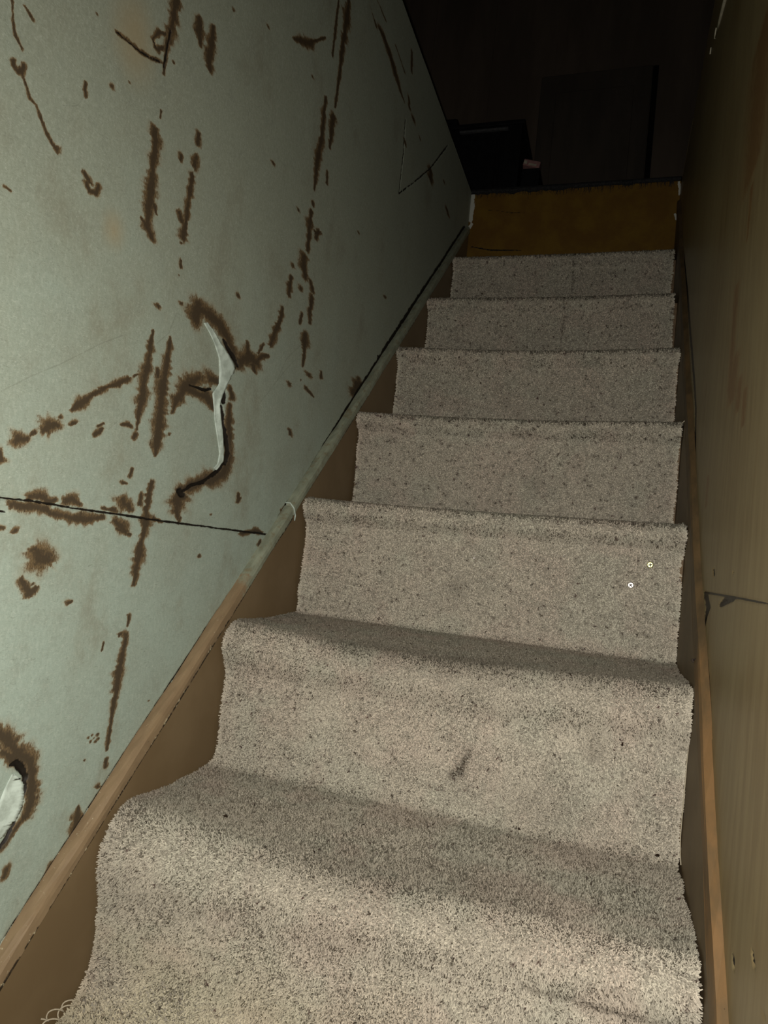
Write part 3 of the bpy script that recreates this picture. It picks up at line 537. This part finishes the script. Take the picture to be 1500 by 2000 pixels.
for t in tx:
    P=[]
    for k in range(8):
        r=RL[k]+(RR[k]-RL[k])*min(1,t*1.6); f=FIL[k]*(1.25-.5*t) if k==1 else FIL[k]
        dz=DZL[k]+(DZR[k]-DZL[k])*t-SAG[k]*math.sin(math.pi*t)**1.2
        dzp=0 if k==0 else DZL[k-1]+(DZR[k-1]-DZL[k-1])*t-SAG[k-1]*.2*math.sin(math.pi*t)
        pr=step_profile(r,f,OHK[k])
        for (y,z) in pr:
            w=np.clip((z+R)/R,0,1); P.append((k*T+y+INS,k*R+z-INS+dz*w*w+(dzp*.3)*(1-w)))
        fn=FIL[k+1]*(1.25-.5*t) if k==0 else (FIL[k+1] if k<7 else .0)
        y1=T+OHK[k+1]-fn if k<7 else T-.022
        for s in np.linspace(0,1,20,endpoint=False):
            ww=(1-s)**2; P.append((k*T+r+(y1-r)*s+INS,k*R-INS+dz*ww-.004*math.sin(math.pi*s)*(k in(1,2))))
    cols.append(P)
P=np.array(cols)                       # (NX, N, 2)
N=P.shape[1]
kidx=np.clip((P[:,:,1]+.5*R-.0)/R,0,7)
# arc length down the middle column
mid=P[NX//2]; s_arc=np.r_[0,np.cumsum(np.hypot(*np.diff(mid,axis=0).T))]
kk=np.clip(P[:,:,1]/R+.001,0,7)
xl=np.interp(kk,range(8),XL); xr=np.interp(kk,range(8),XR)
Sg=np.broadcast_to(s_arc[None,:],(NX,N)); Tg=np.broadcast_to(tx[:,None],(NX,N))
# edges pull in a little at the foot of each riser, and are cut unevenly
ej=(fbm(Sg*30,Sg*0+3.3,5,4)-.5)*.009; ej2=(fbm(Sg*30,Sg*0+9.1,15,4)-.5)*.009
xl=np.maximum(xl+ej,.0125); xr=np.minimum(xr+ej2,W-.0115)
X=xl+(xr-xl)*Tg
wv=(fbm(X*6,Sg*7,21,3)-.5)
amp=np.where(Sg<1.25,.008,.004)
Yg=P[:,:,0]+wv*amp*.6; Zg=P[:,:,1]+wv*amp*.7
# shallow fold across the lowest riser
fold=np.exp(-((Zg-(.150-.02*X))/.010)**2)*np.clip((X-.42)*6,0,1)*(Yg<T+.05)*(Zg<.21); Yg=Yg-fold*.004
V=np.stack([X,Yg,Zg],2)
idx=(np.arange(NX-1)[:,None]*N+np.arange(N-1)[None,:]).ravel()
F=np.stack([idx,idx+N,idx+N+1,idx+1],1)
root=fast_mesh('stair_carpet',V.reshape(-1,3),F,M_back)
sm=root.modifiers.new('thickness','SOLIDIFY'); sm.thickness=.003; sm.offset=-1
tag(root,'worn beige speckled carpet runner draped down the steep stairs','carpet')
# normals on the grid
du=np.gradient(V,axis=0); dv=np.gradient(V,axis=1); Nn=np.cross(dv,du); Nn/=np.linalg.norm(Nn,axis=2,keepdims=True)+1e-9
if Nn[NX//2,30,1]>0: Nn=-Nn
Tn=dv/(np.linalg.norm(dv,axis=2,keepdims=True)+1e-9)
# ---- speckle, stain and crease shade map over (arc length, x) in millimetres
H=int(s_arc[-1]*1000)+4; Wd=int(W*1000)+4
spk=np.zeros((H,Wd),np.float32); hue=np.zeros((H,Wd),np.float32)
def splat(s,x,a,b,ang,k,h=0,soft=1.0):
    m=int(3*max(a,b))+2; i0,j0=int(s),int(x); ia,ib=max(0,i0-m),min(H,i0+m); ja,jb=max(0,j0-m),min(Wd,j0+m)
    if ia>=ib or ja>=jb:return
    I,J=np.mgrid[ia:ib,ja:jb]; ca,sa=math.cos(ang),math.sin(ang); u=((I-s)*ca+(J-x)*sa)/a; w=(-(I-s)*sa+(J-x)*ca)/b
    g=np.exp(-(u*u+w*w)*soft)*k; sub=spk[ia:ib,ja:jb]; hs=hue[ia:ib,ja:jb]
    hs[g>sub]=h; np.maximum(sub,g,out=sub)
def fleck(a,b,k,h):
    sy=rng.random()*H; far=1+.5*min(1,max(0,sy/1000-1.0)); splat(sy,rng.random()*Wd,a*far,b*far,rng.random()*6.3,k,h)
area=s_arc[-1]*W
for i in range(int(area*2600)): fleck(rng.uniform(1.2,2.9),rng.uniform(1.0,1.6),rng.uniform(.75,1.4),rng.choice([0,0,0,.5,1]))
for i in range(int(area*5500)): splat(rng.random()*H,rng.random()*Wd,rng.uniform(1.0,2.2),rng.uniform(.8,1.4),rng.random()*6.3,rng.uniform(.18,.45),rng.choice([0,.5,1]))
def s_of(y,z):
    d=np.hypot(mid[:,0]-y,mid[:,1]-z); return s_arc[d.argmin()]*1000
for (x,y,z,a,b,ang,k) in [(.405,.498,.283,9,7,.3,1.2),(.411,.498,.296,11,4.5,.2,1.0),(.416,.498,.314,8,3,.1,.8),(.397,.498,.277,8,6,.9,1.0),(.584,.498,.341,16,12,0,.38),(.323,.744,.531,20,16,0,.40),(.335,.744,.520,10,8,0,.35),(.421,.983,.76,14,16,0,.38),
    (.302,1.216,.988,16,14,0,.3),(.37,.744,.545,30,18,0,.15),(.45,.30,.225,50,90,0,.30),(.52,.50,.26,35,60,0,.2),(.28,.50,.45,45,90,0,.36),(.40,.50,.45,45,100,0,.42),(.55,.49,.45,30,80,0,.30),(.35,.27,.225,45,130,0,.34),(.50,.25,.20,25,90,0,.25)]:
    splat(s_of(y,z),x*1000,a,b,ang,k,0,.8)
for x,y,z0,z1 in [(.4005,7*T+.01,1.44,1.60),(.4055,6*T+.01,1.19,1.352)]:
    for z in np.arange(z0,z1,.004): splat(s_of(y,z),x*1000+1.5*math.sin(z*60),4,2.6,0,.95,0,.8)
for x in np.arange(.54,.68,.004): splat(s_of(T+.02,.155-.02*(x-.55)),x*1000,2.6,4,0,.6,0,.8)  # shade of the fold's crease, painted dark into the pile colour
# ---- pile as hair curves
dens=np.where(s_arc<1.95,PD0,PD1)
pos=[];rad=[];col=[];nrm=[]
cumA=None
def sample(n,slo,shi):
    s=rng.uniform(slo,shi,n); t=rng.random(n)
    ne=int(n*.06); t[:ne]=np.where(rng.random(ne)<.5,rng.random(ne)*.006,1-rng.random(ne)*.006)
    fi=np.interp(s,s_arc,np.arange(N)); i=np.clip(fi.astype(int),0,N-2); a=(fi-i)[:,None]; fj=t*(NX-1); j=np.clip(fj.astype(int),0,NX-2); b=(fj-j)[:,None]
    lerp=lambda G:(G[j,i]*(1-a)+G[j,i+1]*a)*(1-b)+(G[j+1,i]*(1-a)+G[j+1,i+1]*a)*b
    return s,t,lerp(V),lerp(Nn),lerp(Tn)
def grow(n,slo,shi,r0,L0):
    s,t,p,nn,tt=sample(n,slo,shi); nn/=np.linalg.norm(nn,axis=1,keepdims=True)
    x=p[:,0]
    # low-frequency comb direction so the pile lies in patches
    cu=(fbm(x*22,s*22,41,3)-.5)*1.5; cv=(fbm(x*22+50,s*22,47,3)-.5)*1.5
    d=nn+ tt*(cv-.12)[:,None]*.8; d[:,0]+=cu*.6
    d+=rng.normal(0,.38,d.shape)
    e=np.minimum(t,1-t)*W; ed=np.exp(-e/.005)*rng.uniform(.2,1.8,n)*(.5+fbm(s*160,(t>.5)*7.3,83,2)); d[:,0]+=np.where(t<.5,-1,1)*ed
    d/=np.linalg.norm(d,axis=1,keepdims=True)
    L=L0*rng.uniform(.65,1.2,n)*(1+.35*(ed>.7))
    bend=rng.normal(0,.30,d.shape); tip=d+bend; tip/=np.linalg.norm(tip,axis=1,keepdims=True)
    p0=p-nn*.0008; p1=p+d*(L*.5)[:,None]; p2=p1+tip*(L*.5)[:,None]
    for q in (p1,p2): q[:,0]=np.clip(q[:,0],.0092,W-.0078)
    # colour
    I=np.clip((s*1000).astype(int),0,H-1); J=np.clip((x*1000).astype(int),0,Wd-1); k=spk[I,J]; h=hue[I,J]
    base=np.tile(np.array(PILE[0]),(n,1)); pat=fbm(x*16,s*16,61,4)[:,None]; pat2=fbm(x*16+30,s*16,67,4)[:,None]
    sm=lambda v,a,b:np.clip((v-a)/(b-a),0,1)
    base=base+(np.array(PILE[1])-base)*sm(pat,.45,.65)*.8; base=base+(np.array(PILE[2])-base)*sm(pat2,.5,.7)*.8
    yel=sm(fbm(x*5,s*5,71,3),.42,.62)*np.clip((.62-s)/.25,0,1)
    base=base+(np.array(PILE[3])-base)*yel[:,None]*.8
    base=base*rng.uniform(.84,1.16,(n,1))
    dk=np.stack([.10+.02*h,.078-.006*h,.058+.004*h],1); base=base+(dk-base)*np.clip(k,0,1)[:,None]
    q=nn+d*.2+rng.normal(0,.08,d.shape); nrm.append(q/np.linalg.norm(q,axis=1,keepdims=True))
    pos.append(np.stack([p0,p1,p2],1)); rad.append(np.tile(np.array([1,.95,.55])*r0,(n,1))*rng.uniform(.8,1.2,(n,1))); col.append(base)
sB=np.interp(.0,mid[:,0],s_arc)
a0=s_of(T*.35,0)/1000; a1=s_of(3*T+OH,2*R+.04)/1000; a2=s_of(5*T+OH,4*R+.04)/1000
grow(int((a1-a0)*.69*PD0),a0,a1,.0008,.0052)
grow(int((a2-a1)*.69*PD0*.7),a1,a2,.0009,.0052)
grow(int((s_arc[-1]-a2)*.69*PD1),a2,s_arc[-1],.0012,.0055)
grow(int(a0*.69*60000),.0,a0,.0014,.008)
POS=np.concatenate(pos).astype(np.float32); RAD=np.concatenate(rad).astype(np.float32); COL=np.concatenate(col).astype(np.float32)
hc=bpy.data.hair_curves.new('pile'); hc.add_curves([3]*len(POS))
hc.attributes['position'].data.foreach_set('vector',POS.ravel()) if 'position' in hc.attributes else hc.position_data.foreach_set('vector',POS.ravel())
ra=hc.attributes.get('radius') or hc.attributes.new('radius','FLOAT','POINT'); ra.data.foreach_set('value',RAD.ravel())
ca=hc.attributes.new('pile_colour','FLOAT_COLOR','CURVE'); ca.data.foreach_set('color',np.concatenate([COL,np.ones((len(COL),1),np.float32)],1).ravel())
na=hc.attributes.new('pile_lie','FLOAT_VECTOR','CURVE'); na.data.foreach_set('vector',np.concatenate(nrm).astype(np.float32).ravel())
hc.materials.append(M_pile)
pile=link(bpy.data.objects.new('pile',hc),root); tag(pile,kind='stuff')
# loose yarns on the cut edges
def yarn(name,pts,r,label):
    bm=bmesh.new(); tube(bm,pts,r,6); tag(obj(name,bm,M_yarn,root,True),label)
y2=2*T+OH-.002
yarn('loose_thread',[(.7015,y2,.405),(.7005,y2-.002,.385),(.6995,y2-.004,.355),(.6992,y2-.006,.33),(.6985,y2-.008,.30),(.6975,y2-.014,.262),(.698,y2-.022,.242),(.6985,y2-.032,.233)],.0007,'thin pale thread along the right cut edge')
def coil(p,ax,r,turns,n=40):
    p=Vector(p);ax=Vector(ax); return [p+ax*(i/n)+Vector((r*math.cos(i/n*turns*6.28),r*.5*math.cos(i/n*turns*6.28+.8),r*math.sin(i/n*turns*6.28)+r)) for i in range(n+1)]
yarn('loose_thread',coil((.018,.245,.004),(-.006,-.07,.004),.0045,3.2),.0009,'curly frayed yarn at the lower left edge')
yarn('loose_thread',coil((.02,.215,.004),(.004,-.06,.002),.0055,2.2),.0009,'curly frayed yarn at the lower left edge')
yarn('loose_thread',[(.694,4*T+.004,4*R-.006),(.699,4*T-.003,4*R-.002),(.703,4*T-.004,4*R+.002),(.706,4*T-.002,4*R+.001)],.0009,'stray yarn on the right end of a nosing')
# ------------------------------------------------------------------ things on the carpet
def surf(x,z,k):
    """carpet point and normal on riser k at (x,z)"""
    d=np.abs(V[:,:,0]-x)+np.abs(V[:,:,2]-z)*1.0+ (np.abs(V[:,:,1]-(k*T+.02))>.05)*9
    i=np.unravel_index(d.argmin(),d.shape); return Vector((x,V[i][1],z)),Vector(Nn[i])
def screw(x,z,r,mat,label,spin):
    p,n=surf(x,z,3); tocam=(CAM-p).normalized(); n=(tocam*.985+n*.015).normalized()
    t=Vector((.06*math.sin(spin*9),.0,.05*math.cos(spin*7))); n=(n+t*.3).normalized()
    bm=bmesh.new(); prof=[(0,.0006),(.35,.0006),(.72,.0005),(.92,.0003),(1,-.0003),(.75,-.001),(.38,-.0018),(.3,-.012),(0,-.016)]; m=24; rings=[]
    for q,(a,b) in enumerate(prof):
        rings.append([bm.verts.new((r*a*math.cos(u),r*a*math.sin(u),b)) for u in [6.2832*i/m for i in range(m)]] if a else [bm.verts.new((0,0,b))])
    for A,B in zip(rings,rings[1:]):
        for i in range(m):
            if len(A)==1: bm.faces.new((A[0],B[i],B[(i+1)%m]))
            elif len(B)==1: bm.faces.new((A[i],B[0],A[(i+1)%m]))
            else: bm.faces.new((A[i],B[i],B[(i+1)%m],A[(i+1)%m]))
    o=obj('screw',bm,mat,None,True); tag(o,label,'screw','screws in the carpeted riser')
    bm=bmesh.new(); a=r*.62;w=r*.16
    box(bm,-a,a,-w,w,.0002,.0011); box(bm,-w,w,-a,a,.0002,.0011); obj('cross_recess',bm,M_slot,o)
    o.location=p+n*.0085; o.rotation_mode='QUATERNION'; o.rotation_quaternion=n.to_track_quat('Z','Y')@Quaternion((0,0,1),spin)
    return o
CAM=Vector(CAMC)
screw(.6483,.6085,.0053,M_brass,'yellowish cross head screw, right and higher of the two bright screws',.2)
screw(.6204,.5711,.0053,M_steel,'pinkish silver cross head screw, lower of the two bright screws',.7)
screw(.3504,.5897,.0019,M_steel,'tiny silver screw head glinting near the middle of the riser',.1)
screw(.5071,.6099,.0014,M_steel,'tiny screw head glint just below the nosing, left of the yellowish screw',.4)
def crumb(p,s,rot,label):
    bm=bmesh.new(); bmesh.ops.create_icosphere(bm,subdivisions=3,radius=1)
    for v in bm.verts: v.co=Vector((v.co.x*s[0],v.co.y*s[1],v.co.z*s[2]))*(1+.25*math.sin(v.co.x*5+v.co.y*3)+.15*math.cos(v.co.z*7))
    o=obj('crumb',bm,M_crumb,None,True); o.location=p; o.rotation_euler=(.2,.1,rot); tag(o,label,'crumb','dark crumbs on the carpet')
crumb((.671,.478,.236),(.0035,.0014,.0014),.7,'long brown crumb on the tread near the right wall')
crumb((.497,.472,.2335),(.0022,.0014,.0013),2.0,'small black crumb at the foot of the second riser')
crumb((.619,.4925,.363),(.0012,.0012,.0024),.3,'black speck stuck high on the second riser')
crumb((.150,.300,.232),(.0026,.0018,.0013),.4,'dark crumb on the left side of the first tread')
bm=bmesh.new(); pn=Vector((W-.0075,.485,.4885)); tube(bm,[pn+Vector((.004,-.014,.0035)),pn+Vector((-.002,-.006,.001)),pn+Vector((-.004,.004,-.003))],[.0011,.0011,.0011]); tube(bm,[pn+Vector((-.004,.004,-.003)),pn+Vector((-.0047,.0055,-.0036))],[.0026,.0026],10)
tag(obj('nail',bm,M_rustn),'rusty bent nail sticking out of the right moulding','nail')
# ------------------------------------------------------------------ top of the stairs
ya=np.arange(0,W+.0001,.0035); za=np.arange(7*R-.012,ZF-.002,.0035)
X2,Z2=np.meshgrid(ya,za,indexing='ij'); n2=len(za); x,z=X2.ravel(),Z2.ravel()
v=np.stack([x,np.full_like(x,YT)+(fbm(x*5,z*5,8)-.5)*.002,z],1); i=(np.arange(len(ya)-1)[:,None]*n2+np.arange(n2-1)[None,:]).ravel(); f=np.stack([i,i+n2,i+n2+1,i+1],1)
yb=fast_mesh('wall_end',v,f,M_yel)
WH=[(1,[(.004,1.90,.012,.012),(.006,1.85,.011,.011),(.006,1.81,.009,.009)]),(1,[(.012,1.795,.006,.006),(.004,1.78,.006,.006)]),(1,[(.700,1.905,.004,.004),(.705,1.88,.005,.005),(.704,1.86,.003,.003)]),(1,[(.695,1.795,.004,.004),(.702,1.78,.006,.006)])]
DC=[(.8,[(.06,1.845,.0015,.0015),(.10,1.84,.0015,.0015),(.16,1.828,.002,.002),(.26,1.827,.001,.001)]),(1,[(.02,1.71,.0025,.0025),(.09,1.695,.003,.003),(.2,1.69,.002,.002)]),(.9,[(.206,1.91,.0015,.0015),(.206,1.875,.001,.001)]),(.9,[(.226,1.91,.0015,.0015),(.226,1.88,.001,.001)])]
attr(yb,'white',field(x,z,WH)); attr(yb,'core',field(x,z,DC,1,-2,.001))
md=yb.modifiers.new('t','SOLIDIFY'); md.thickness=.018; md.offset=-1
tag(yb,'mustard yellow painted board closing the top of the stairs',kind='structure')
# upper floor round the opening
bm=bmesh.new()
box(bm,-1.6,-.10,-1.1,4.4,ZF-.04,ZF); box(bm,W+.10,2.4,-1.1,4.4,ZF-.04,ZF); box(bm,-.10,W+.10,YT+.02,4.4,ZF-.04,ZF-.001)
tag(obj('floor',bm,M_dark),kind='structure')
def ragged(xs): return [ZF-.001-.026*(fbm(np.array([q*26]),np.array([.5]),3,5)[0])*(1.15-.9*q) for q in xs]
xs=np.linspace(.002,W-.003,160); lo=ragged(xs); v=[];f=[]
for q,l in zip(xs,lo): v+=[(q,YT-.006,l),(q,YT-.010,ZF+.006),(q,YT+.25,ZF+.007),(q,YT+.25,ZF+.0005),(q,YT+.001,ZF-.001)]
for i in range(159):
    for j in range(5): a=i*5+j;b=i*5+(j+1)%5; f.append([a,b,b+5,a+5])
lc=fast_mesh('landing_carpet',v,f,M_dkcarp); tag(lc,'dark carpet edge lapping over the top of the yellow board','carpet')
bm=bmesh.new()
for q in rng.uniform(.02,W-.02,260):
    L=rng.uniform(.010,.026)*(1.2 if .3<q<.5 else 1); z0=ZF-.004; tube(bm,[(q,YT-.0075,z0),(q+rng.normal(0,.002),YT-.008,z0-L*.6),(q+rng.normal(0,.004),YT-.006,z0-L)],[.0008,.0006,.0003],4)
tag(obj('fringe',bm,M_dkcarp,lc),kind='stuff')
# dark upper room
bm=bmesh.new(); box(bm,-1.6,2.4,3.05,3.12,ZF,ZF+2.2)
for i in range(12): box(bm,-1.6+i*.34,-1.6+i*.34+.004,3.046,3.05,ZF,ZF+2.2)
tag(obj('wall_back',bm,M_dark),'dark brown boarded wall beyond the top of the stairs',kind='structure')
bm=bmesh.new(); box(bm,-1.67,-1.6,-1.1,3.12,ZF,ZF+2.2); tag(obj('wall_far_left',bm,M_dark),kind='structure')
bm=bmesh.new(); box(bm,2.4,2.47,-1.1,3.12,ZF,ZF+2.2); tag(obj('wall_far_right',bm,M_dark),kind='structure')
bm=bmesh.new(); box(bm,-1.67,2.47,-1.1,3.12,ZF+2.2,ZF+2.26); tag(obj('ceiling',bm,M_dark),kind='structure')
# small dark door against the back wall
bm=bmesh.new(); x0,x1,zt=.045,.588,3.135
box(bm,x0,x1,3.012,3.045,ZF,zt,.004)
for za_,zb_ in ((ZF+.10,ZF+.52),(ZF+.62,ZF+1.12)): box(bm,x0+.08,x1-.08,3.004,3.014,za_,zb_,.004)
d=obj('door_1',bm,M_darkdoor); tag(d,'small dark panel door in the back wall',kind='structure')
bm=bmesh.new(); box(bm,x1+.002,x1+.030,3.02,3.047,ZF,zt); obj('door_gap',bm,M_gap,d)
# black cabinet and what stands beside it
e=link(bpy.data.objects.new('cabinet',None)); e.location=(-.15,2.55,ZF); tag(e,'black cabinet with a grey rail in the dark beyond the stairs','cabinet')
def part(name,bm,mat,loc): 
    o=obj(name,bm,mat,e); o.matrix_parent_inverse=Matrix.Translation(-Vector(loc)); return o
L=(-.15,2.55,ZF)
bm=bmesh.new(); box(bm,-.52,.074,2.40,2.75,ZF+.02,2.498,.006); part('body',bm,M_black,L)
bm=bmesh.new(); box(bm,-.53,.084,2.39,2.76,2.486,2.505,.004); part('top',bm,M_black,L)
bm=bmesh.new(); box(bm,-.20,.015,2.385,2.40,2.462,2.472,.002); part('rail',bm,M_rail,L)
bm=bmesh.new(); box(bm,-.50,-.03,2.392,2.40,ZF+.06,2.43,.003); part('door',bm,M_black,L)
bm=bmesh.new(); box(bm,-.50,.05,2.43,2.72,ZF,ZF+.02); part('plinth',bm,M_black,L)
bm=bmesh.new(); box(bm,-.40,-.235,2.46,2.62,2.5052,2.585,.01); tag(obj('black_box',bm,M_black),'small black box standing on the dark cabinet','box')
bm=bmesh.new(); box(bm,.088,.165,2.40,2.62,ZF,2.285,.004); tag(obj('black_carton',bm,M_black),'low black carton on the floor right of the dark cabinet','box')
bm=bmesh.new(); box(bm,-.036,.036,-.03,.03,0,.028,.003)
o=obj('packet',bm,M_pink); o.location=(.123,2.43,2.2855); o.rotation_euler=(0,.22,.1); o.location.z+=.008; tag(o,'small dusty pink packet on the black carton','packet')
bm=bmesh.new(); box(bm,-.012,.022,-.0312,-.030,.004,.012); box(bm,-.034,-.02,-.0312,-.030,.006,.02); obj('packet_label',bm,M_strip,o)
# ------------------------------------------------------------------ camera and the phone's flash
cam=bpy.data.cameras.new('camera'); co=link(bpy.data.objects.new('camera',cam))
Mx=CAMM
co.matrix_world=Matrix(((Mx[0][0],Mx[0][2],-Mx[0][1],CAMC[0]),(Mx[1][0],Mx[1][2],-Mx[1][1],CAMC[1]),(Mx[2][0],Mx[2][2],-Mx[2][1],CAMC[2]),(0,0,0,1)))
cam.sensor_fit='VERTICAL'; cam.sensor_height=36; cam.sensor_width=27; cam.lens=36*CAMF/2000; cam.clip_start=.01
bpy.context.scene.camera=co
li=bpy.data.lights.new('phone_flash','AREA'); li.shape='DISK'; li.size=.012; li.energy=FLASH; li.color=(1,.975,.90)
lo_=link(bpy.data.objects.new('phone_flash',li)); lo_.matrix_world=Matrix.Translation(Vector(CAMC)+Vector(FOFF))@(co.matrix_world.to_3x3()@Matrix.Rotation(math.radians(-FTILT),3,'X')).to_4x4()
w=bpy.data.worlds.new('world'); bpy.context.scene.world=w; w.use_nodes=True
w.node_tree.nodes['Background'].inputs[0].default_value=(.9,.95,1,1); w.node_tree.nodes['Background'].inputs[1].default_value=.0015
sc=bpy.context.scene
sc.view_settings.view_transform='Standard'; sc.view_settings.look='None'; sc.view_settings.exposure=0; sc.view_settings.gamma=1
